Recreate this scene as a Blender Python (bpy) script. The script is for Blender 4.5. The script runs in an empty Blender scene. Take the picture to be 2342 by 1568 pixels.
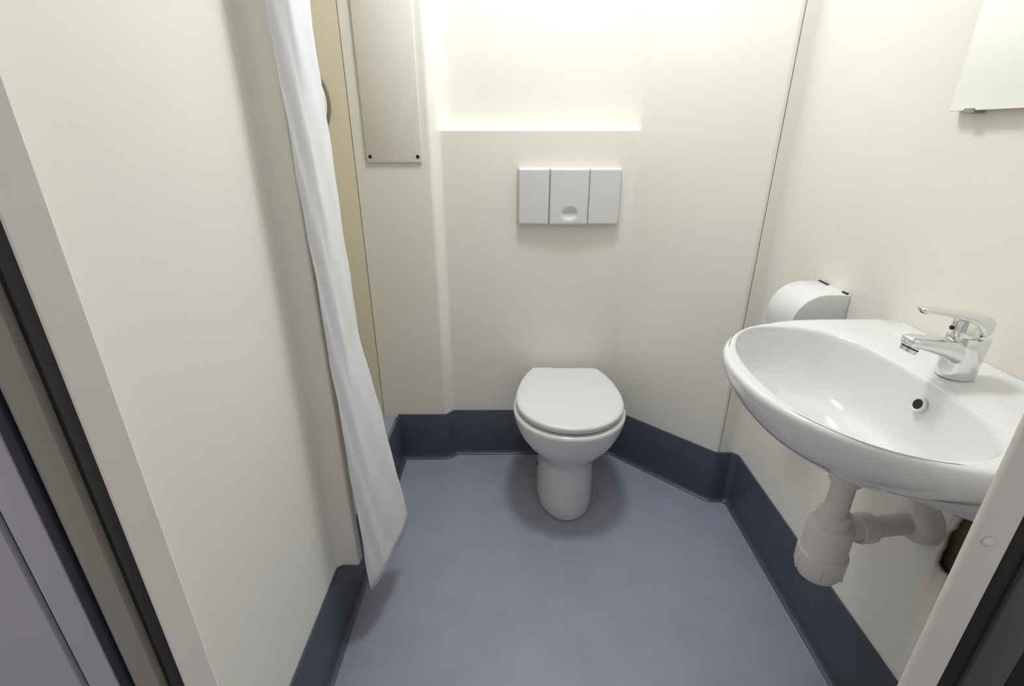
import bpy, bmesh, math, random
from mathutils import Vector, Matrix
random.seed(4)
S = bpy.context.scene
COL = S.collection

# ------------------------------------------------------------------ camera
FPX = 1138.0
EYE = 1.24
cam_d = bpy.data.cameras.new('camera')
cam_d.sensor_width = 36.0
cam_d.lens = 36.0 * FPX / 2342.0
cam_d.clip_start = 0.02
cam = bpy.data.objects.new('camera', cam_d)
COL.objects.link(cam)
cam.location = (0, 0, EYE)
cam.rotation_euler = (math.radians(90) - math.atan(.4253), 0, 0)
S.camera = cam
# ------------------------------------------------------------------ world, exposure
W = bpy.data.worlds.new('world')
S.world = W
W.use_nodes = True
W.node_tree.nodes['Background'].inputs[0].default_value = (1.0, .97, .95, 1)
W.node_tree.nodes['Background'].inputs[1].default_value = .41
S.view_settings.view_transform = 'Standard'
S.view_settings.look = 'None'
S.view_settings.gamma = 1
S.view_settings.use_curve_mapping = False
S.view_settings.exposure = 0.0
LAMP_POS = (.15, 1.30, 2.32)
LAMP_STRENGTH = 65.0

# ------------------------------------------------------------------ materials
def srgb(r, g, b):
    f = lambda c: (c/255/12.92) if c/255 <= .04045 else ((c/255+.055)/1.055)**2.4
    return (f(r), f(g), f(b), 1)

def mat(name, col, rough=.5, metal=0, var=.03, scale=6, bump=0, bscale=200, coat=0, spec=.5, trans=0):
    m = bpy.data.materials.new(name)
    m.use_nodes = True
    nt = m.node_tree
    b = nt.nodes['Principled BSDF']
    b.inputs['Roughness'].default_value = rough
    b.inputs['Metallic'].default_value = metal
    b.inputs['Specular IOR Level'].default_value = spec
    b.inputs['Coat Weight'].default_value = coat
    tc = nt.nodes.new('ShaderNodeTexCoord')
    n = nt.nodes.new('ShaderNodeTexNoise')
    n.inputs['Scale'].default_value = scale
    n.inputs['Detail'].default_value = 3
    nt.links.new(tc.outputs['Object'], n.inputs['Vector'])
    r = nt.nodes.new('ShaderNodeValToRGB')
    r.color_ramp.elements[0].position = .3
    r.color_ramp.elements[1].position = .7
    r.color_ramp.elements[0].color = [c*(1-var) for c in col[:3]]+[1]
    r.color_ramp.elements[1].color = [min(1, c*(1+var)) for c in col[:3]]+[1]
    nt.links.new(n.outputs['Fac'], r.inputs['Fac'])
    nt.links.new(r.outputs['Color'], b.inputs['Base Color'])
    if bump:
        n2 = nt.nodes.new('ShaderNodeTexNoise')
        n2.inputs['Scale'].default_value = bscale
        nt.links.new(tc.outputs['Object'], n2.inputs['Vector'])
        bp = nt.nodes.new('ShaderNodeBump')
        bp.inputs['Strength'].default_value = bump
        bp.inputs['Distance'].default_value = .001
        nt.links.new(n2.outputs['Fac'], bp.inputs['Height'])
        nt.links.new(bp.outputs['Normal'], b.inputs['Normal'])
    if trans:
        t = nt.nodes.new('ShaderNodeBsdfTranslucent')
        t.inputs['Color'].default_value = col
        mx = nt.nodes.new('ShaderNodeMixShader')
        mx.inputs[0].default_value = trans
        nt.links.new(b.outputs[0], mx.inputs[1])
        nt.links.new(t.outputs[0], mx.inputs[2])
        nt.links.new(mx.outputs[0], nt.nodes['Material Output'].inputs['Surface'])
    return m

M = dict(
    wall=mat('moulded_cream_panel', (.895, .872, .795, 1), .42, var=.012, scale=3),
    panel=mat('cream_cover_board', (.90, .865, .785, 1), .45, var=.012, scale=3),
    shower=mat('shower_wall_cream_bounce', (.86, .785, .60, 1), .35, var=.012, scale=3),  # yellow of interreflected light put into the cream
    ceil=mat('ceiling_white', (.90, .89, .86, 1), .6, var=.01),
    floor=mat('vinyl_floor_blue_grey', (.305, .318, .405, 1), .34, var=.05, scale=9, bump=.06, bscale=500),
    skirt=mat('vinyl_skirting_navy', (.070, .078, .108, 1), .38, var=.06, scale=8),
    edge_highlight=mat('edge_highlight_pale', (.34, .35, .42, 1), .3, var=.03),  # pale colour painted in for highlights along floor and kerb edges
    porc=mat('white_porcelain', (.80, .795, .80, 1), .10, var=.005, coat=.3),
    plast=mat('white_plastic', (.80, .795, .79, 1), .28, var=.008),
    plate=mat('flush_plate_plastic', (.74, .74, .755, 1), .32, var=.008),
    chrome=mat('chrome', (.80, .81, .83, 1), .10, metal=1, var=.01),
    black=mat('black_rubber', (.006, .006, .006, 1), .55, var=.1),
    dgrey=mat('dark_grey_gasket', (.028, .026, .024, 1), .5, var=.1),
    screw=mat('dark_screw', (.02, .02, .02, 1), .4, metal=.5),
    frame=mat('door_frame_cream', (.85, .81, .75, 1), .45, var=.015),
    frame2=mat('door_frame_beige', (.36, .34, .29, 1), .5, var=.03),
    navy=mat('navy_strip', (.018, .024, .042, 1), .5, var=.05),
    lilac=mat('lilac_panel', (.52, .50, .55, 1), .5, var=.02),
    rgrey=mat('grey_metal_edge', (.10, .095, .092, 1), .5, var=.05),
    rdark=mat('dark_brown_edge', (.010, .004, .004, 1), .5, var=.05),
    cloth=mat('curtain_white', (.90, .895, .92, 1), .65, var=.008, trans=.12),
    pvc=mat('white_pvc_pipe', (.74, .71, .68, 1), .35, var=.015),
    hole=mat('broken_board_brown', (.20, .145, .095, 1), .9, var=.4, scale=30, bump=.6, bscale=80),
    seal=mat('seam_sealant_rim_shade', (.24, .20, .13, 1), .6, var=.1),
    grey=mat('grey_plastic', (.32, .31, .27, 1), .45),
    paper=mat('tissue_paper', (.85, .84, .82, 1), .85, var=.01),
)
m = bpy.data.materials.new('mirror_glass'); m.use_nodes = True
b = m.node_tree.nodes['Principled BSDF']
b.inputs['Base Color'].default_value = (.93, .95, .94, 1)
b.inputs['Metallic'].default_value = 1; b.inputs['Roughness'].default_value = .02
M['mirror'] = m
m = bpy.data.materials.new('lamp_diffuser'); m.use_nodes = True
b = m.node_tree.nodes['Principled BSDF']
b.inputs['Base Color'].default_value = (.9, .9, .9, 1)
b.inputs['Emission Color'].default_value = (.925, .965, 1, 1)
b.inputs['Emission Strength'].default_value = LAMP_STRENGTH
M['lamp'] = m

# ------------------------------------------------------------------ helpers
def link(name, bm, m, parent=None, smooth=True, auto=None):
    bmesh.ops.recalc_face_normals(bm, faces=bm.faces[:])
    me = bpy.data.meshes.new(name)
    bm.to_mesh(me); bm.free()
    for pl in me.polygons:
        pl.use_smooth = smooth
    if auto is not None:
        me.set_sharp_from_angle(angle=math.radians(auto))
    me.materials.append(M[m])
    o = bpy.data.objects.new(name, me)
    COL.objects.link(o)
    if parent is not None:
        o.parent = parent
    return o

def tag(o, label, cat, group=None):
    o['label'] = label; o['category'] = cat
    if group: o['group'] = group
    return o

def struct(o, label=None):
    o['kind'] = 'structure'
    if label: o['label'] = label
    return o

def thing(name, label, cat, loc=(0, 0, 0), rz=0):
    o = bpy.data.objects.new(name, None)
    o.empty_display_size = .05
    COL.objects.link(o)
    o.location = loc; o.rotation_euler = (0, 0, rz)
    if cat: tag(o, label, cat)
    return o

def box(bm, x0, x1, y0, y1, z0, z1, bev=0, seg=2):
    r = bmesh.ops.create_cube(bm, size=1)
    vs = r['verts']
    for v in vs:
        v.co = Vector(((x0+x1)/2+v.co.x*(x1-x0), (y0+y1)/2+v.co.y*(y1-y0), (z0+z1)/2+v.co.z*(z1-z0)))
    if bev:
        es = list({e for v in vs for e in v.link_edges})
        bmesh.ops.bevel(bm, geom=es, offset=bev, segments=seg, profile=.5, affect='EDGES')
    return bm

def B(*a, **k):
    bm = bmesh.new(); box(bm, *a, **k); return bm

def loft(bm, rings, cap0=True, cap1=True, closed=True):
    R = [[bm.verts.new(p) for p in r] for r in rings]
    n = len(R[0])
    for a, c in zip(R[:-1], R[1:]):
        for i in range(n if closed else n-1):
            j = (i+1) % n
            bm.faces.new((a[i], a[j], c[j], c[i]))
    if cap0: bm.faces.new(R[0])
    if cap1: bm.faces.new(R[-1])
    return R

def revolve(bm, prof, axis='z', origin=(0, 0, 0), n=28, cap0=True, cap1=True):
    """prof: list of (radius, height along axis)"""
    o = Vector(origin); rings = []
    for r, h in prof:
        ring = []
        for k in range(n):
            a = 2*math.pi*k/n
            c, s = r*math.cos(a), r*math.sin(a)
            if axis == 'z': p = Vector((c, s, h))
            elif axis == 'x': p = Vector((h, c, s))
            else: p = Vector((c, h, s))
            ring.append(o+p)
        rings.append(ring)
    loft(bm, rings, cap0, cap1)
    return bm

def tube(bm, pts, r, n=16, caps=True):
    pts = [Vector(p) for p in pts]
    rr = r if isinstance(r, (list, tuple)) else [r]*len(pts)
    rings = []; up = None
    for i, p in enumerate(pts):
        t = (pts[min(i+1, len(pts)-1)]-pts[max(i-1, 0)]).normalized()
        if up is None:
            up = Vector((0, 0, 1)) if abs(t.z) < .9 else Vector((0, 1, 0))
        a = t.cross(up).normalized(); up = a.cross(t).normalized()
        rings.append([p+(a*math.cos(2*math.pi*k/n)+up*math.sin(2*math.pi*k/n))*rr[i] for k in range(n)])
    loft(bm, rings, caps, caps)
    return bm

def fillet(pts, step=.02):
    """pts: list of (x, y, radius) -> dense rounded plan polyline"""
    out = []
    for i, (x, y, r) in enumerate(pts):
        p = Vector((x, y))
        if i in (0, len(pts)-1) or r == 0:
            out.append(p); continue
        a = (Vector(pts[i-1][:2])-p); c = (Vector(pts[i+1][:2])-p)
        al = a.normalized(); cl = c.normalized()
        ang = al.angle(cl)
        t = min(r/math.tan(ang/2), a.length*.48, c.length*.48)
        rr = t*math.tan(ang/2)
        s = p+al*t; e = p+cl*t
        bis = (al+cl).normalized()
        ctr = p+bis*(rr/math.sin(ang/2))
        a0 = s-ctr; tot = a0.angle_signed(e-ctr) if True else 0
        n = 8
        for k in range(n+1):
            q = a0.copy(); q.rotate(Matrix.Rotation(-tot*k/n, 2))
            out.append(ctr+q)
    d = [out[0]]
    for q in out[1:]:
        L = (q-d[-1]).length
        if L < 1e-5: continue
        n = max(1, int(L/step))
        s = d[-1].copy()
        for k in range(1, n+1): d.append(s.lerp(q, k/n))
    return d

def inward(pl):
    """normals pointing to the left of the travel direction are outside; rooms lie on the right"""
    ns = []
    for i in range(len(pl)):
        t = (pl[min(i+1, len(pl)-1)]-pl[max(i-1, 0)]).normalized()
        ns.append(Vector((t.y, -t.x)))
    return ns

def sheet(pl, zs, thick=.012, disp=None):
    """a wall panel with real thickness; face on polyline pl, back pushed away from the room"""
    bm = bmesh.new(); ns = inward(pl)
    F, K = [], []
    for z in zs:
        f, k = [], []
        for p, n in zip(pl, ns):
            d = disp(p, z) if disp else 0
            q = p-n*d
            f.append(bm.verts.new((q.x, q.y, z)))
            q = p-n*(d+thick)
            k.append(bm.verts.new((q.x, q.y, z)))
        F.append(f); K.append(k)
    nz, nx = len(zs), len(pl)
    for i in range(nz-1):
        for j in range(nx-1):
            bm.faces.new((F[i][j], F[i][j+1], F[i+1][j+1], F[i+1][j]))
            bm.faces.new((K[i][j], K[i+1][j], K[i+1][j+1], K[i][j+1]))
        for j in (0, nx-1):
            bm.faces.new((F[i][j], F[i+1][j], K[i+1][j], K[i][j]))
    for i in (0, nz-1):
        for j in range(nx-1):
            bm.faces.new((F[i][j], F[i][j+1], K[i][j+1], K[i][j]))
    return bm

def smooth01(t):
    t = max(0, min(1, t)); return t*t*(3-2*t)

CEIL = 2.34
SK = .205          # skirting height
XL, XR, YB = -.452, .790, 1.745
YP = 1.712         # pilaster and shower back wall
YF = .36           # camera side of the door frame

# ------------------------------------------------------------------ room shell
bm = B(-1.45, 1.45, -1.2, 1.95, -.03, 0)
struct(link('floor', bm, 'floor', smooth=False), 'smooth blue-grey vinyl floor')
bm = B(-1.30, 1.0, .30, 1.95, CEIL, CEIL+.03)
struct(link('ceiling', bm, 'ceil', smooth=False), 'plain white ceiling')

# moulded back wall: pilaster, flat centre with recess above the cistern ledge, 45 degree side
XSL, XSR = -.509, .726
A = (.412, YB); Bp = (.716, 1.457)
back_pl = fillet([(XSL+.0012, YP, 0), (-.262, YP, .018), (-.236, YB, .018), (A[0], A[1], .03), (Bp[0], Bp[1], .012), (XSR-.001, 1.457, 0)], .012)
LEDGE = 1.246
NX0, NX1 = -.246, .418
def niche(p, z):
    x = p.x
    if p.y < YP+.004: return 0
    sx = smooth01((x-(-.242))/.022)*smooth01((NX1-x)/.034) if x < .5 else 0
    sz = smooth01((z-LEDGE+.004)/.014)
    return .075*sx*sz
zs = [0, .1, SK, .4, .6, .8, 1.0, 1.15, 1.22] + [1.238+.0015*k for k in range(14)] + [1.27+.03*k for k in range(26)] + [2.07, 2.2, CEIL]
w = link('wall_back', sheet(back_pl, zs, .012, niche), 'wall', auto=60)
struct(w, 'cream moulded back wall with recessed niche and angled right side')

# right wall with short return; the ragged hole is cut below
right_pl = fillet([(XSR+.0015, 1.457, 0), (XR, 1.457, .045), (XR, .398, 0)], .03)
wr = link('wall_right', sheet(right_pl, [0, SK, .5, .9, 1.3, 1.8, CEIL], .012), 'wall', auto=60)
struct(wr, 'cream right wall behind the basin')
# ragged hole under the basin
edge = [(.652, .652), (.667, .644), (.678, .613), (.6825, .591), (.6822, .580), (.6893, .564), (.690, .547), (.687, .533), (.689, .514), (.6868, .5035), (.6876, .4936),
        (.6823, .4880), (.673, .487), (.655, .492), (.62, .487), (.585, .50), (.56, .53), (.552, .57), (.563, .61), (.59, .638), (.62, .648)]
edge = [(y+.010, z+.004) for y, z in edge]
bm = bmesh.new()
loft(bm, [[(XR-.01, y, z) for y, z in edge], [(XR+.02, y, z) for y, z in edge]])
cut = link('cutter', bm, 'hole')
md = wr.modifiers.new('hole', 'BOOLEAN'); md.object = cut; md.operation = 'DIFFERENCE'; md.solver = 'EXACT'
dg = bpy.context.evaluated_depsgraph_get()
nm = bpy.data.meshes.new_from_object(wr.evaluated_get(dg))
wr.modifiers.clear(); wr.data = nm
nm.materials.clear(); nm.materials.append(M['wall'])
for pl_ in nm.polygons: pl_.material_index = 0
bpy.data.objects.remove(cut)
bm = bmesh.new()
for a in ((XR+.0125, XR+.034, .50, .74, .45, .454), (XR+.0125, XR+.034, .50, .74, .70, .704), (XR+.0125, XR+.034, .50, .504, .45, .70),
          (XR+.0125, XR+.034, .736, .74, .45, .70), (XR+.030, XR+.034, .50, .74, .45, .70)):
    box(bm, *a)
o = link('wall_cavity', bm, 'hole', wr, smooth=False); o['label'] = 'dark brown cavity behind the ragged hole'

# left wall, running into a nib where the shower opening starts
left_pl = fillet([(XL, .445, 0), (XL, .990, 0)], .03)
wl = struct(link('wall_left', sheet(left_pl, [0, SK, .6, 1.2, 1.8, CEIL], .01), 'wall', auto=60), 'cream left wall ending in a nib beside the curtain')
nib_pl = fillet([(XL+.0003, .930, 0), (XL+.001, .963, .022), (-.396, .963, .006), (-.396, .990, 0)], .03)
link('wall_nib', sheet(nib_pl, [SK+.0005, .6, 1.2, 1.8, CEIL], .004), 'wall', wl, auto=60)['label'] = 'end strip of the left wall facing the door'
# shower enclosure
sh_pl = fillet([(-.4575, 1.005, 0), (-1.22, 1.005, .04), (-1.22, YP, .06), (XSL-.0015, YP, 0)], .04)
struct(link('wall_shower', sheet(sh_pl, [0, .6, 1.2, CEIL], .01), 'shower', auto=60), 'cream shower wall behind the curtain, yellow of bounced light in its colour')
# front wall beside and above the door frame
bm = B(XL-.012, -.408, .402, .443, 0, CEIL)
struct(link('wall_front', bm, 'wall', smooth=False), 'narrow wall strip inside the doorway, left of the opening')
bm = B(.485, XR+.012, .374, .397, 0, CEIL)
struct(link('wall_front', bm, 'wall', smooth=False), 'narrow wall strip inside the doorway, right of the opening')
bm = B(-.407, .484, .402, .44, 2.03, CEIL)
struct(link('wall_front', bm, 'wall', smooth=False), 'wall strip above the doorway')

# panel joints
bm = B(XSL-.004, XSL+.004, YP+.002, YP+.010, SK, CEIL)
struct(link('trim_1', bm, 'seal', smooth=False), 'thin dark sealant joint between shower wall and pilaster')
bm = B(XSR-.004, XSR+.004, 1.4585, 1.468, SK, CEIL)
struct(link('trim_2', bm, 'seal', smooth=False), 'thin sealant joint in the right back corner')

# coved vinyl skirting
def skirting(name, pl, m='skirt', label=None, h=SK):
    ns = inward(pl); bm = bmesh.new()
    prof = [(.0005, h), (.0045, h-.0005), (.006, h-.003)]
    prof += [(.006+.0, .05)]
    for k in range(7):
        a = math.pi/2*k/6
        prof.append((.006+.014*(1-math.cos(a)), .0165-.0155*math.sin(a)+.0005))
    prof.append((.0005, .0008))
    rings = [[(p.x+n.x*d, p.y+n.y*d, z) for d, z in prof] for p, n in zip(pl, ns)]
    loft(bm, rings)
    o = link(name, bm, m, auto=50)
    return struct(o, label)
skb = fillet([(-.452, YP-.0005, 0), (-.262, YP-.0005, .018), (-.236, YB-.0005, .018), (A[0], A[1]-.0005, .03), (Bp[0], Bp[1]-.0005, .03), (XR-.02, 1.4565, 0)], .02)
skirting('baseboard_back', skb, label='dark navy coved skirting along the back wall')
skr = fillet([(XR-.018, 1.4565, 0), (XR-.0005, 1.44, .02), (XR-.0005, .40, 0)], .05)
skirting('baseboard_right', skr, label='dark navy coved skirting along the right wall')
skl = fillet([(XL+.0005, .445, 0), (XL+.0005, YP-.022, 0)], .05)
skirting('baseboard_left', skl, label='dark navy coved skirting along the left wall and shower kerb')
# pale strip standing in for the highlight where skirting meets floor
def edge_highlight(name, pl, off, label):
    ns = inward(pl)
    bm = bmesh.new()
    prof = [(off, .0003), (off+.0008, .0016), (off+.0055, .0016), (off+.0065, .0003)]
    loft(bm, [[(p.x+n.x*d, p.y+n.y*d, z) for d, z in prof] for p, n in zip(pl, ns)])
    return struct(link(name, bm, 'edge_highlight', smooth=False), label)
edge_highlight('trim_3', skb, .020, 'pale strip standing in for the highlight at the foot of the back skirting')
edge_highlight('trim_4', skr, .020, 'pale strip standing in for the highlight at the foot of the right skirting')

# raised shower kerb and tray
bm = bmesh.new()
box(bm, -.560, -.4525, .9935, YP-.001, 0.0005, .190, .006, 2)
kerb = struct(link('baseboard_shower', bm, 'skirt', auto=40), 'dark kerb of the raised shower floor')
bm = B(-.545, -.462, 1.006, YP-.002, .1905, .1935, .001, 1)
link('kerb_top', bm, 'floor', kerb, smooth=False)['label'] = 'blue-grey vinyl top of the kerb'
bm = B(-.4600, -.4560, 1.006, YP-.03, .1885, .1945, .0015, 1)  # added pale strip, imitates the highlight on the kerb edge
link('kerb_edge_highlight', bm, 'edge_highlight', kerb, smooth=False)['label'] = 'pale strip standing in for the highlight along the kerb edge'
bm = B(-1.209, -.5605, 1.006, YP-.001, .0005, .15)
struct(link('floor_shower', bm, 'floor', smooth=False), 'raised shower floor')

# ------------------------------------------------------------------ door frame
door = thing('door_1', None, None, (0, YF, 0))
struct(door, 'cream door frame around the camera with dark gaskets')
def vert(name, m, x0, x1, y0, y1, bev=.002, z1=2.06):
    return link(name, B(x0, x1, y0-YF, y1-YF, 0, z1, bev, 2), m, door, auto=40)
bm = bmesh.new()
stp = [(-.3330, .366), (-.3427, .3413), (-.3450, .3413), (-.3672, .3640), (-.3672, .372), (-.3370, .372)]
loft(bm, [[(x, y-YF, z) for x, y in stp] for z in (0, 2.06)])
link('frame_stop', bm, 'frame', door, auto=30)
vert('gasket', 'dgrey', -.3835, -.3670, YF+.003, .385, .004)
vert('rebate', 'black', -.3905, -.3840, YF+.008, .401, .0)
vert('frame_face', 'frame2', -.4225, -.3910, YF-.001, .401, .008)
vert('edge_strip', 'navy', -.4335, -.4230, YF-.002, .401, .001)
vert('corridor_panel', 'lilac', -.4665, -.4340, YF-.003, .395, .001)
vert('panel_joint', 'black', -.4735, -.4670, YF+.002, .395, 0)
vert('corridor_panel', 'lilac', -1.40, -.4740, YF-.004, .395, .001)
fs = vert('frame_stop', 'frame', .4365, .4737, YF, .3685, .0025)
vert('gasket', 'black', .4742, .5005, YF+.004, .371, .003)
vert('edge_strip', 'rgrey', .5010, .5475, YF, .371, .002)
vert('corridor_panel', 'rdark', .5480, 1.40, YF+.002, .371, .001)
link('frame_head', B(-1.40, 1.40, 0, .036, 2.061, 2.34, .002), 'frame', door, auto=40)
# screw cap on the right stop
bm = bmesh.new()
revolve(bm, [(.0055, 0), (.0055, -.002), (.0045, -.0042), (.0022, -.0052)], 'y', (.4492, -.0002, .884), n=20)
link('screw_cap', bm, 'plast', fs)['label'] = 'white plastic screw cap'

# ------------------------------------------------------------------ toilet
TX, TY = .193, 1.465
wc = thing('toilet', 'white porcelain floor-standing toilet with closed lid against the back wall', 'toilet', (TX, TY, 0), math.radians(-1.6))
def d_outline(front, back, hw, bw, wid_y=0.0, n=2.05, N=56):
    """toilet outline, local coords, front is -y. Rear edge straight at +back with half width bw."""
    pts = []
    for k in range(N):
        t = math.pi*k/(N-1)          # right side through the front to the left side
        c, s = math.cos(t), math.sin(t)
        x = hw*math.copysign(abs(c)**(2/n), c); y = wid_y-(front+wid_y)*abs(s)**(2/n)
        pts.append((x, y))
    m = 12
    left = []
    fm = math.acos(min(1, bw/hw)) if bw < hw else 0
    for k in range(1, m+1):          # elliptical arc from (-hw, wid_y) to (-bw, back)
        u = k/m
        if fm: left.append((-hw*math.cos(fm*u), wid_y+(back-wid_y)*math.sin(fm*u)/math.sin(fm)))
        else: left.append((-hw, wid_y+(back-wid_y)*u))
    right = [(-x, y) for x, y in left[::-1]]
    back_e = [(-bw+2*bw*k/6, back) for k in range(1, 6)]
    return pts+left+back_e+right
def ring(z, **k):
    return [(x, y, z) for x, y in d_outline(**k)]
bm = bmesh.new()
secs = [(0.001, .122, .262, .101, .094, .055), (.006, .125, .262, .103, .096, .055), (.04, .124, .262, .101, .094, .055), (.12, .122, .262, .099, .093, .055),
        (.19, .122, .262, .099, .093, .05), (.222, .129, .262, .104, .095, .035), (.248, .146, .262, .122, .098, .01), (.275, .165, .262, .147, .104, .0),
        (.305, .180, .262, .167, .112, .0), (.335, .190, .262, .180, .12, .0), (.36, .196, .262, .186, .125, .0), (.374, .199, .262, .188, .128, .0),
        (.382, .198, .262, .187, .128, 0), (.386, .194, .262, .183, .126, 0), (.3875, .188, .260, .177, .122, 0)]
loft(bm, [ring(z, front=f, back=bk, hw=h, bw=bw, wid_y=wy) for z, f, bk, h, bw, wy in secs])
pan = link('pan', bm, 'porc', wc, auto=70)
bm = bmesh.new()
loft(bm, [ring(z, front=.166*s, back=.20, hw=.156*s, bw=.10) for z, s in ((.3878, .97), (.389, .985), (.3935, .985), (.395, .97))])
link('seat', bm, 'dgrey' if False else 'plast', wc, auto=50)
bm = bmesh.new()
lid = [(.3965, -.006), (.398, 0), (.409, .0015), (.4135, 0), (.4165, -.005), (.4178, -.014), (.4185, -.035)]
loft(bm, [ring(z, front=.189+d, back=.232+d*.4, hw=.178+d, bw=.121+d*.5) for z, d in lid])
link('lid', bm, 'plast', wc, auto=50)
for sx in (-1, 1):
    bm = bmesh.new()
    tube(bm, [(sx*.075-.022, .240, .4005), (sx*.075+.022, .240, .4005)], .0115, 14)
    link('hinge', bm, 'plast', wc, auto=50)
bm = bmesh.new()
revolve(bm, [(.007, 0), (.007, -.003), (.004, -.0045)], 'x', (-.0985, .06, .105), n=14)
link('bolt_cap', bm, 'screw', wc)['label'] = 'dark fixing screw on the pedestal side'

# ------------------------------------------------------------------ flush plate
fp = thing('flush_plate', 'light grey three-section cistern flush plate above the toilet', 'flush plate', (.1915, YB-.0005, 1.0375))
PW, PH = .1715, .0925
link('back_frame', B(-PW, PW, -.016, 0, -PH, PH, .004, 3), 'plate', fp, auto=40)
def pad(x0, x1, y_back, y_front, z0, z1, slope_l=0, slope_r=0, dimple=None):
    """cushioned panel facing -y, edges rolled over"""
    bm = bmesh.new(); nx, nz = 26, 36
    G = []
    def edge(d, w=.006): return 1-math.sqrt(max(0, 1-(1-min(1, d/w))**2))
    for i in range(nz+1):
        u = i/nz; u = u*u*(3-2*u)*.5+u*.5
        row = []
        for j in range(nx+1):
            t = j/nx; t = t*t*(3-2*t)*.5+t*.5
            x = x0+(x1-x0)*t; z = z0+(z1-z0)*u
            dep = y_front
            dep += .004*(edge(min(x-x0, x1-x, .1)*1.0, .0035)+edge(min(z-z0, z1-z), .006))
            dep += slope_l*max(0, 1-t)**2+slope_r*t**2
            if dimple:
                q = ((x-dimple[0])/dimple[2])**2+((z-dimple[1])/dimple[3])**2
                if q < 1: dep += dimple[4]*(1-q)**.6
            row.append(bm.verts.new((x, min(dep, y_back-.0005), z)))
        G.append(row)
    for i in range(nz):
        for j in range(nx):
            bm.faces.new((G[i][j], G[i][j+1], G[i+1][j+1], G[i+1][j]))
    bd = [G[0][j] for j in range(nx+1)]+[G[i][nx] for i in range(1, nz+1)]+[G[nz][j] for j in range(nx-1, -1, -1)]+[G[i][0] for i in range(nz-1, 0, -1)]
    bk = [bm.verts.new((v.co.x, y_back, v.co.z)) for v in bd]
    for k in range(len(bd)):
        l = (k+1) % len(bd); bm.faces.new((bd[k], bd[l], bk[l], bk[k]))
    bm.faces.new(bk)
    return bm
d1, d2 = .1255-.1915, .2555-.1915
link('side_panel', pad(-PW+.002, d1-.0012, -.0162, -.0285, -PH+.002, PH-.002, .005, 0), 'plate', fp, auto=50)
link('side_panel', pad(d2+.0012, PW-.002, -.0162, -.0285, -PH+.002, PH-.002, 0, .005), 'plate', fp, auto=50)
link('flush_button', pad(d1+.0004, d2-.0004, -.0162, -.0320, -PH+.002, PH-.002, dimple=(0.002, -.054, .026, .020, .009)), 'plate', fp, auto=50)

# ------------------------------------------------------------------ cover panel on the pilaster
ap = thing('cover_panel', 'tall narrow cream cover board screwed to the pilaster left of the niche', 'panel', (-.379, YP-.0005, 1.147))
link('board', B(-.0895, .0895, -.007, 0, 0, .96, .003, 2), 'panel', ap, auto=40)
for sx in (-.0765, .0765):
    for z in (.018, .93):
        bm = bmesh.new()
        revolve(bm, [(.0055, 0), (.0055, -.0012), (.003, -.0018)], 'y', (sx, -.0072, z), n=16)
        link('screw', bm, 'screw', ap)['label'] = 'small dark screw head'

# round plate on the shower wall
rp = thing('round_cover', 'round pale cover plate on the shower wall, half hidden by the curtain', 'cover plate', (-.697, YP-.0005, 1.322))
bm = bmesh.new(); revolve(bm, [(.135, 0), (.135, -.006), (.133, -.010)], 'y', n=56); link('rim', bm, 'seal', rp, auto=40)  # dark ring behind the disc stands in for its rim shadow
bm = bmesh.new(); revolve(bm, [(.126, -.0102), (.126, -.016), (.121, -.020), (.06, -.024)], 'y', n=56); link('disc', bm, 'panel', rp, auto=50)

# ------------------------------------------------------------------ wash basin
BY, RIM = .715, .880       # centre along the wall, rim height
wb = thing('wash_basin', 'white porcelain wall-hung wash basin on the right wall', 'wash basin', (XR-.0008, BY, 0))
# local coordinates: x = -v (v = distance from the wall), y = u along the wall
def outer_pts(scale_u=1, scale_v=1, N=200):
    out = []
    a, b_, v0, n = .306, .264, .12, 2.25
    for k in range(N+1):
        t = -math.pi/2+math.pi*k/N
        c, s = math.cos(t), math.sin(t)
        out.append((b_*math.copysign(abs(s)**(2/n), s), v0+a*abs(c)**(2/n)))
    # straight sides to the wall with small rounded corner
    r = .012
    for k in range(1, 9): out.append((b_, v0*(1-k/9)+r*k/9))
    for k in range(7):
        q = math.pi/2*k/6; out.append((b_-r+r*math.cos(q), r-r*math.sin(q)))
    for k in range(1, 30): out.append((b_-r-(2*b_-2*r)*k/30, 0))
    for k in range(7):
        q = math.pi/2*k/6; out.append((-b_+r-r*math.sin(q), r-r*math.cos(q)))
    for k in range(1, 9): out.append((-b_, r*(1-k/9)+v0*k/9))
    return out
def inner_pts(N=200):
    out = []
    for k in range(N):
        t = 2*math.pi*k/N; c, s = math.cos(t), math.sin(t)
        n = 2.15 if c > 0 else 2.9
        a = .127 if c > 0 else .141
        out.append((.219*math.copysign(abs(s)**(2/n), s), .268+a*math.copysign(abs(c)**(2/n), c)))
    return out
CU, CV = 0.0, .235
def radial(poly, th):
    d = (math.sin(th), math.cos(th)); best = None
    for k in range(len(poly)):
        x1, y1 = poly[k][0]-CU, poly[k][1]-CV; x2, y2 = poly[(k+1) % len(poly)][0]-CU, poly[(k+1) % len(poly)][1]-CV
        ex, ey = x2-x1, y2-y1
        den = d[0]*ey-d[1]*ex
        if abs(den) < 1e-12: continue
        t = (x1*ey-y1*ex)/den; s = (x1*d[1]-y1*d[0])/den
        if t > 0 and -1e-6 <= s <= 1+1e-6 and (best is None or t > best): best = t
    return best
OP, IP = outer_pts(), inner_pts()
NT = 144
TH = [2*math.pi*k/NT for k in range(NT)]
RO = [radial(OP, t) for t in TH]; RI = [radial(IP, t) for t in TH]
def P3(r, th, z, u0=0, v0=0):
    u = CU+r*math.sin(th)+u0; v = CV+r*math.cos(th)+v0
    return (-max(v, 0.0), u, z)
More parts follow.
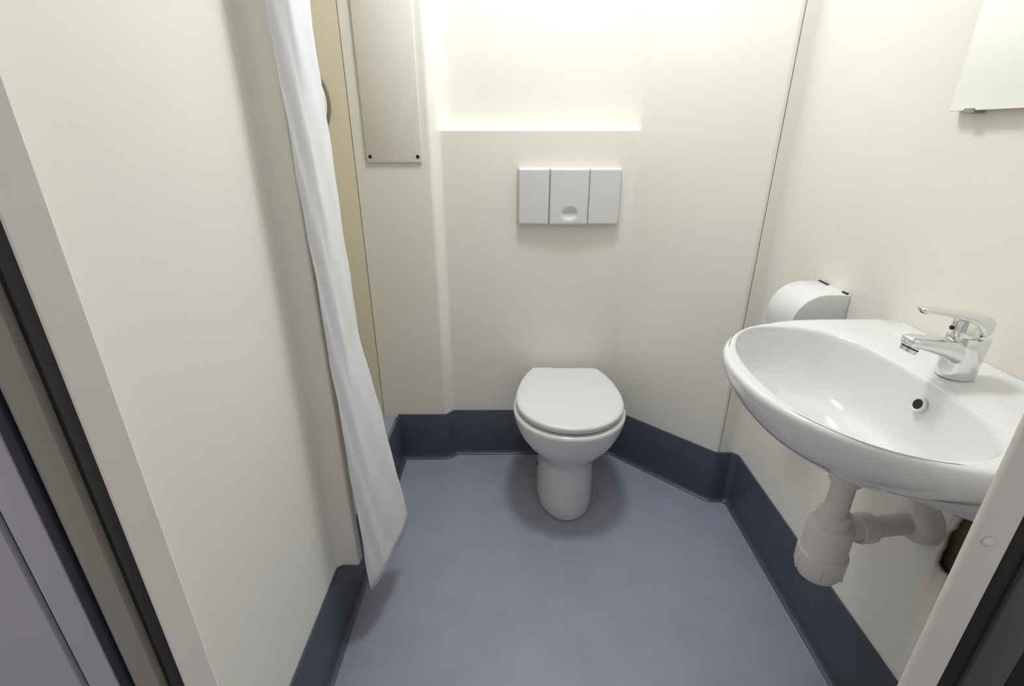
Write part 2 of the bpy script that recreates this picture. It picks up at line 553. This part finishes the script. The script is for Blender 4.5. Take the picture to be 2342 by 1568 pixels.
def lift(v, u):      # raised strip along the wall
    return .008*smooth01((.034-v)/.012)*smooth01((.252-abs(u))/.04)
rings = []
DV = .200          # drain distance from the wall
def blend(f, z, floor_back):
    """underside ring: between drain boss and outer outline"""
    out = []
    for th, ro in zip(TH, RO):
        e = Vector((CU+ro*math.sin(th), CV+ro*math.cos(th)))
        c = Vector((0, DV))
        q = c.lerp(e, f)
        bk = smooth01((.10-e.y)/.10)        # rear half stays deep to the wall
        if bk > 0:
            q2 = Vector((e.x*f**.6, e.y*f**.3 if False else q.y*(1-bk)+(e.y+(DV-e.y)*(1-f)**2.2)*bk))
            q = q.lerp(q2, bk)
        zz = z*(1-bk)+floor_back*bk
        out.append((-max(q.y, 0), q.x, zz))
    return out
for f, z, zb in ((.10, .697, .697), (.13, .698, .698), (.30, .716, .700), (.45, .738, .701), (.60, .761, .702), (.72, .781, .702), (.82, .800, .702), (.89, .816, .703),
                 (.94, .831, .704), (.972, .845, .708), (.992, .858, .72), (1.0, .868, .80)):
    rings.append(blend(f, z, zb))
def topring(w_in, dz, lf=True):
    out = []
    for th, ro, ri in zip(TH, RO, RI):
        r = ro-w_in*(ro-ri)
        v = CV+r*math.cos(th)
        out.append(P3(r, th, RIM+dz+(lift(v, r*math.sin(th)) if lf else 0)))
    return out
def toabs(d, dz):
    out = []
    for th, ro, ri in zip(TH, RO, RI):
        r = ro-min(d, (ro-ri)*.4); v = CV+r*math.cos(th)
        out.append(P3(r, th, RIM+dz+lift(v, r*math.sin(th))))
    return out
rings += [toabs(0, -.007), toabs(.0012, -.0035), toabs(.004, -.0010), toabs(.009, .0)]
rings += [topring(w, dz) for w, dz in ((.35, .0), (.5, 0), (.6, -.0002), (.7, -.0005), (.8, -.0012), (.9, -.003), (.97, -.0055))]
for s, z in ((1.0, .8715), (.985, .864), (.965, .852), (.94, .838), (.90, .820), (.85, .802), (.78, .785), (.68, .770), (.55, .759), (.40, .752), (.25, .748), (.12, .745)):
    out = []
    for th, ri in zip(TH, RI):
        e = Vector((CU+ri*math.sin(th), CV+ri*math.cos(th)))
        c = Vector((0, DV+.02))
        q = c.lerp(e, s)
        out.append((-q.y, q.x, z))
    rings.append(out)
bm = bmesh.new(); loft(bm, rings)
bowl = link('bowl', bm, 'porc', wb, auto=75)
# overflow hole: recessed ring and dark opening on the rear slope of the bowl
ov = Vector((-.1390, -.020, .838)); nrm = Vector((-.93, 0, .36)).normalized()
bm = bmesh.new(); revolve(bm, [(.0125, -.003), (.0125, .0012), (.0105, .0022), (.0085, .001), (.0085, -.003)], 'z', n=24, cap1=False)
bm.transform(Matrix.Translation(ov) @ nrm.to_track_quat('Z', 'Y').to_matrix().to_4x4()); link('overflow_rim', bm, 'porc', wb, auto=60)
bm = bmesh.new(); revolve(bm, [(.0088, -.002), (.0088, .0008)], 'z', n=24)
bm.transform(Matrix.Translation(ov) @ nrm.to_track_quat('Z', 'Y').to_matrix().to_4x4()); link('overflow_hole', bm, 'black', wb, auto=60)['label'] = 'dark overflow opening'
bm = bmesh.new(); revolve(bm, [(.023, .7448), (.023, .7475), (.015, .7485)], 'z', (-(DV+.02), 0, 0), n=28); link('drain_ring', bm, 'chrome', wb, auto=50)
bm = bmesh.new(); revolve(bm, [(.012, .688), (.012, .6985), (.006, .699)], 'z', (-.14, .045, 0), n=6); link('fixing_nut', bm, 'screw', wb, smooth=False)['label'] = 'dark fixing nut under the basin'

# ------------------------------------------------------------------ mixer tap
TPX, TPZ = .713, RIM+.0003
tp = thing('mixer_tap', 'chrome single-lever mixer tap standing on the wash basin', 'tap', (TPX, BY, TPZ))
def rrect(cx, cy, hx, hy, z, n=4.0, N=32):
    return [(cx+hx*math.copysign(abs(math.cos(2*math.pi*k/N))**(2/n), math.cos(2*math.pi*k/N)),
             cy+hy*math.copysign(abs(math.sin(2*math.pi*k/N))**(2/n), math.sin(2*math.pi*k/N)), z) for k in range(N)]
bm = bmesh.new()
loft(bm, [rrect(-.004, 0, .0240, .0235, 0, 2.3), rrect(-.004, 0, .0250, .0245, .002, 2.3), rrect(-.004, 0, .0250, .0245, .014, 2.3), rrect(-.0035, 0, .0250, .0245, .03, 2.3), rrect(-.003, 0, .0255, .0255, .05, 2.3), rrect(-.003, 0, .0262, .0262, .066, 2.3),
          rrect(-.003, 0, .0252, .025, .0685, 2.3)])
link('body', bm, 'chrome', tp, auto=50)
# spout: rectangular-ish sections marching to -x
bm = bmesh.new()
def sec_x(x, hy, z0, z1, n=3.5, N=28):
    zc, hz = (z0+z1)/2, (z1-z0)/2
    return [(x, hy*math.copysign(abs(math.cos(2*math.pi*k/N))**(2/n), math.cos(2*math.pi*k/N)),
             zc+hz*math.copysign(abs(math.sin(2*math.pi*k/N))**(2/n), math.sin(2*math.pi*k/N))) for k in range(N)]
loft(bm, [sec_x(.010, .0215, .010, .0635), sec_x(-.012, .0210, .018, .0632), sec_x(-.024, .0205, .025, .0630), sec_x(-.045, .0190, .0365, .0645), sec_x(-.070, .0170, .0445, .0665), sec_x(-.086, .0155, .0490, .0675), sec_x(-.096, .0140, .0515, .0670), sec_x(-.099, .0105, .054, .065)])
link('spout', bm, 'chrome', tp, auto=50)
bm = bmesh.new(); revolve(bm, [(.0120, .002), (.0122, -.004), (.0118, -.0115), (.0095, -.0125)], 'z', n=24)
bm.transform(Matrix.Translation((-.0875, 0, .0525)) @ Matrix.Rotation(math.radians(22), 4, 'Y')); aer = link('aerator', bm, 'chrome', tp, auto=40)
bm = bmesh.new(); revolve(bm, [(.0125, -.0040), (.0125, -.0060)], 'z', n=24)
bm.transform(Matrix.Translation((-.0875, 0, .0525)) @ Matrix.Rotation(math.radians(22), 4, 'Y')); link('aerator_ring', bm, 'screw', aer, auto=40)
# neck and dark indicator
bm = bmesh.new(); revolve(bm, [(.0190, .0688), (.0195, .074), (.0190, .090), (.0165, .0955)], 'z', (-.012, 0, 0), n=28); link('neck', bm, 'chrome', tp, auto=50)
bm = bmesh.new(); revolve(bm, [(.0032, 0), (.0032, -.0016)], 'x', (-.0312, .004, .0800), n=16); link('indicator', bm, 'black', tp)['label'] = 'dark indicator dot'
# lever cap and handle
bm = bmesh.new()
loft(bm, [sec_x(.0130, .013, .075, .098), sec_x(.0115, .0195, .0715, .1015), sec_x(.006, .0225, .0700, .1030), sec_x(-.001, .0230, .0700, .1040), sec_x(-.006, .0225, .0770, .1045), sec_x(-.016, .0200, .0900, .1055), sec_x(-.030, .0165, .0965, .1070),
          sec_x(-.052, .0130, .1015, .1100), sec_x(-.070, .0115, .1045, .1125), sec_x(-.084, .0100, .1065, .1145), sec_x(-.091, .0085, .1075, .1143), sec_x(-.0935, .005, .109, .113)])
link('lever', bm, 'chrome', tp, auto=50)
bm = bmesh.new(); loft(bm, [rrect(-.086, 0, .005, .0055, .1062, 2), rrect(-.086, 0, .005, .0055, .1066, 2)])
link('lever_slot', bm, 'black', tp)

# ------------------------------------------------------------------ bottle trap
bt = thing('bottle_trap', 'white plastic bottle trap with waste pipe under the wash basin', 'waste trap', (XR-DV, BY, 0))
def rev(name, prof, m='pvc', n=36, auto=40, **k):
    bm = bmesh.new(); revolve(bm, prof, 'z', n=n, **k); return link(name, bm, m, bt, auto=auto)
rev('tailpiece', [(.0195, .6955), (.0195, .575)])
rev('top_nut', [(.0270, .6955), (.0275, .692), (.0275, .676), (.026, .672), (.021, .671)], n=24)
rev('lower_nut', [(.0240, .602), (.0275, .600), (.0285, .582), (.0285, .572)], n=24)
rev('trap_body', [(.0285, .577), (.036, .574), (.0385, .568), (.0385, .516), (.0395, .514)])
rev('trap_cup', [(.0395, .5135), (.0425, .511), (.0432, .507), (.0425, .475), (.0395, .463), (.035, .4555), (.028, .4535)])
for k in range(12):
    a = 2*math.pi*k/12
    if k % 2 == 0:
        bm = bmesh.new()
        box(bm, -.0025, .0025, -.0015, .0015, .468, .498, .001, 1)
        bm.transform(Matrix.Rotation(a, 4, 'Z') @ Matrix.Translation((.0425, 0, 0)))
        link('grip_rib', bm, 'pvc', bt, auto=40)
OZ = .556
ROT = Matrix.Rotation(math.radians(7), 4, 'Z')
def outlet(name, prof, n, auto):
    bm = bmesh.new(); revolve(bm, prof, 'x', (0, 0, OZ), n=n); bm.transform(ROT); return link(name, bm, 'pvc', bt, auto=auto)
outlet('outlet_neck', [(.021, .030), (.021, .055)], 28, 40)
outlet('outlet_nut', [(.0265, .052), (.0285, .055), (.0285, .082), (.025, .085)], 14, 30)
outlet('outlet_pipe', [(.0200, .083), (.0200, DV-.012)], 28, 40)
bm = bmesh.new(); revolve(bm, [(.0215, DV-.042), (.031, DV-.038), (.039, DV-.026), (.0425, DV-.012), (.0430, DV-.0015)], 'x', (0, DV*math.tan(math.radians(7)), OZ), n=36); link('wall_flange', bm, 'pvc', bt, auto=40)

# ------------------------------------------------------------------ toilet paper dispenser
tpd = thing('paper_dispenser', 'white rounded toilet paper dispenser on the right wall behind the basin', 'paper dispenser', (XR-.0008, 1.171, 0))
def prof_tp(s=0):
    pts = [(0, .889-s)]
    pts.append((-.050, .8895-s))
    for k in range(1, 15):
        a = math.pi/2*k/14
        pts.append((-.050-(.073-s)*math.sin(a), .8165+(.073-s)*math.cos(a)))
    pts += [(-.123+s, .79), (-.115+s, .770), (-.09, .764+s), (0, .764+s)]
    return pts
bm = bmesh.new()
hw = .0615
loft(bm, [[(x, y, z) for x, z in prof_tp(s)] for y, s in ((-hw, .004), (-hw+.0015, .001), (-hw+.004, 0), (hw-.004, 0), (hw-.0015, .001), (hw, .004))])
link('cover', bm, 'plast', tpd, auto=40)
bm = bmesh.new(); tube(bm, [(-.006, -.058, .8900), (-.006, -.040, .8900)], .003, 8); link('hinge_pin', bm, 'screw', tpd)
bm = bmesh.new(); tube(bm, [(-.006, .020, .8900), (-.006, .058, .8900)], .0025, 8); link('hinge_pin', bm, 'screw', tpd)
bm = B(-.128, -.118, -.047, .047, .735, .7635, .001, 1); link('paper_end', bm, 'paper', tpd, smooth=False)['label'] = 'end of white toilet paper hanging out'

# ------------------------------------------------------------------ mirror
MR = thing('wall_mirror', 'frameless rectangular mirror on the right wall above the wash basin', 'mirror', (XR-.0008, .69, 1.272))
link('backing', B(-.0155, 0, -.283, .2805, .004, .62), 'grey', MR, smooth=False)
link('mirror_glass', B(-.0190, -.0157, -.279, .277, 0, .625, .0008, 1), 'mirror', MR, smooth=False)
for y in (-.235, .235):
    link('mirror_clip', B(-.0205, -.001, y-.011, y+.011, -.0045, .004, .001, 1), 'grey', MR, smooth=False)

# ------------------------------------------------------------------ curtain and rail
cr = thing('curtain_rail', 'white straight shower curtain rail above the shower opening', 'curtain rail', (-.40, 1.0, 2.03))
bm = bmesh.new(); tube(bm, [(-.012, -.005, 0), (-.012, YP-1.0-.003, 0)], .010, 14); link('rail', bm, 'plast', cr, auto=40)
bm = bmesh.new(); revolve(bm, [(.024, YP-1.0-.010), (.024, YP-1.0-.0008)], 'y', (-.012, 0, 0), n=20); link('rail_end', bm, 'plast', cr, auto=40)
def cr_spline(P, n=10):
    P = [Vector(p) for p in P]; out = []
    for i in range(len(P)-1):
        p0, p1, p2, p3 = P[max(i-1, 0)], P[i], P[i+1], P[min(i+2, len(P)-1)]
        for k in range(n):
            t = k/n
            out.append(.5*((2*p1)+(-p0+p2)*t+(2*p0-5*p1+4*p2-p3)*t*t+(-p0+3*p1-3*p2+p3)*t**3))
    out.append(P[-1]); return out
# plan of the folds at three heights
top = [(-.3985, .9505), (-.388, .957), (-.3745, .970), (-.3685, .987), (-.3690, 1.04), (-.3745, 1.085), (-.3835, 1.112), (-.396, 1.112), (-.405, 1.085), (-.414, 1.06), (-.425, 1.09), (-.43, 1.13), (-.425, 1.17), (-.435, 1.19)]
mid = [(-.3830, .9475), (-.376, .954), (-.3640, .968), (-.3595, .987), (-.3605, 1.04), (-.3680, 1.085), (-.3770, 1.128), (-.389, 1.125), (-.398, 1.09), (-.407, 1.06), (-.418, 1.09), (-.424, 1.13), (-.42, 1.17), (-.43, 1.19)]
bot = [(-.3650, .9330), (-.356, .943), (-.3430, .962), (-.3330, .987), (-.3165, 1.047), (-.3050, 1.100), (-.3010, 1.142), (-.315, 1.150), (-.333, 1.125), (-.350, 1.09), (-.37, 1.09), (-.388, 1.12), (-.395, 1.15), (-.40, 1.17)]
T_, M_, B_ = cr_spline(top), cr_spline(mid), cr_spline(bot)
nC = len(T_)
def hem(i):
    t = i/(nC-1)
    return .148+.040*smooth01(t/.42) if t < .5 else .20+.005*math.sin(t*9)
bm = bmesh.new(); G = []
NZ = 60
for r in range(NZ+1):
    row = []
    for i in range(nC):
        z = 1.995+(hem(i)-1.995)*r/NZ
        if z > .80: q = M_[i].lerp(T_[i], smooth01((z-.80)/.75)*.6+min(1, (z-.80)/.75)*.4)
        else: q = B_[i].lerp(M_[i], ((z-.148)/(.80-.148))**1.15 if z > .148 else 0)
        w = .0012*math.sin(z*21+i*.35)+.0008*math.sin(z*47-i*.2)
        row.append(bm.verts.new((q.x+w, q.y, z)))
    G.append(row)
for r in range(NZ):
    for i in range(nC-1):
        bm.faces.new((G[r][i], G[r][i+1], G[r+1][i+1], G[r+1][i]))
cu = thing('shower_curtain', 'white fabric shower curtain gathered at the near end of the shower opening', 'shower curtain', (-.40, 1.05, 0))
fab = link('fabric', bm, 'cloth', None)
fab.data.transform(Matrix.Translation((.40, -1.05, 0)))
fab.parent = cu
md = fab.modifiers.new('thickness', 'SOLIDIFY'); md.thickness = .0012; md.offset = 0
for k in range(6):
    q = T_[int((k+.5)/6*(nC-1))]
    bm = bmesh.new()
    tube(bm, [(q.x+.40, q.y-1.05, 1.985), (q.x+.40, q.y-1.05, 2.004), ((q.x+.412)*.3-.012, q.y-1.05, 2.0185)], .0018, 6)
    link('curtain_hook', bm, 'plast', cu)

# ------------------------------------------------------------------ ceiling lamp
cl = thing('ceiling_light', 'round white ceiling light above the toilet', 'ceiling light', LAMP_POS)
hz = CEIL-LAMP_POS[2]
bm = bmesh.new(); revolve(bm, [(.148, hz-.0005), (.148, -.012), (.142, -.016)], 'z', n=48); link('base', bm, 'plast', cl, auto=40)
bm = bmesh.new(); revolve(bm, [(.136, -.0165), (.134, -.030), (.120, -.046), (.095, -.058), (.050, -.065), (.01, -.0665)], 'z', n=48); link('diffuser', bm, 'lamp', cl, auto=60)
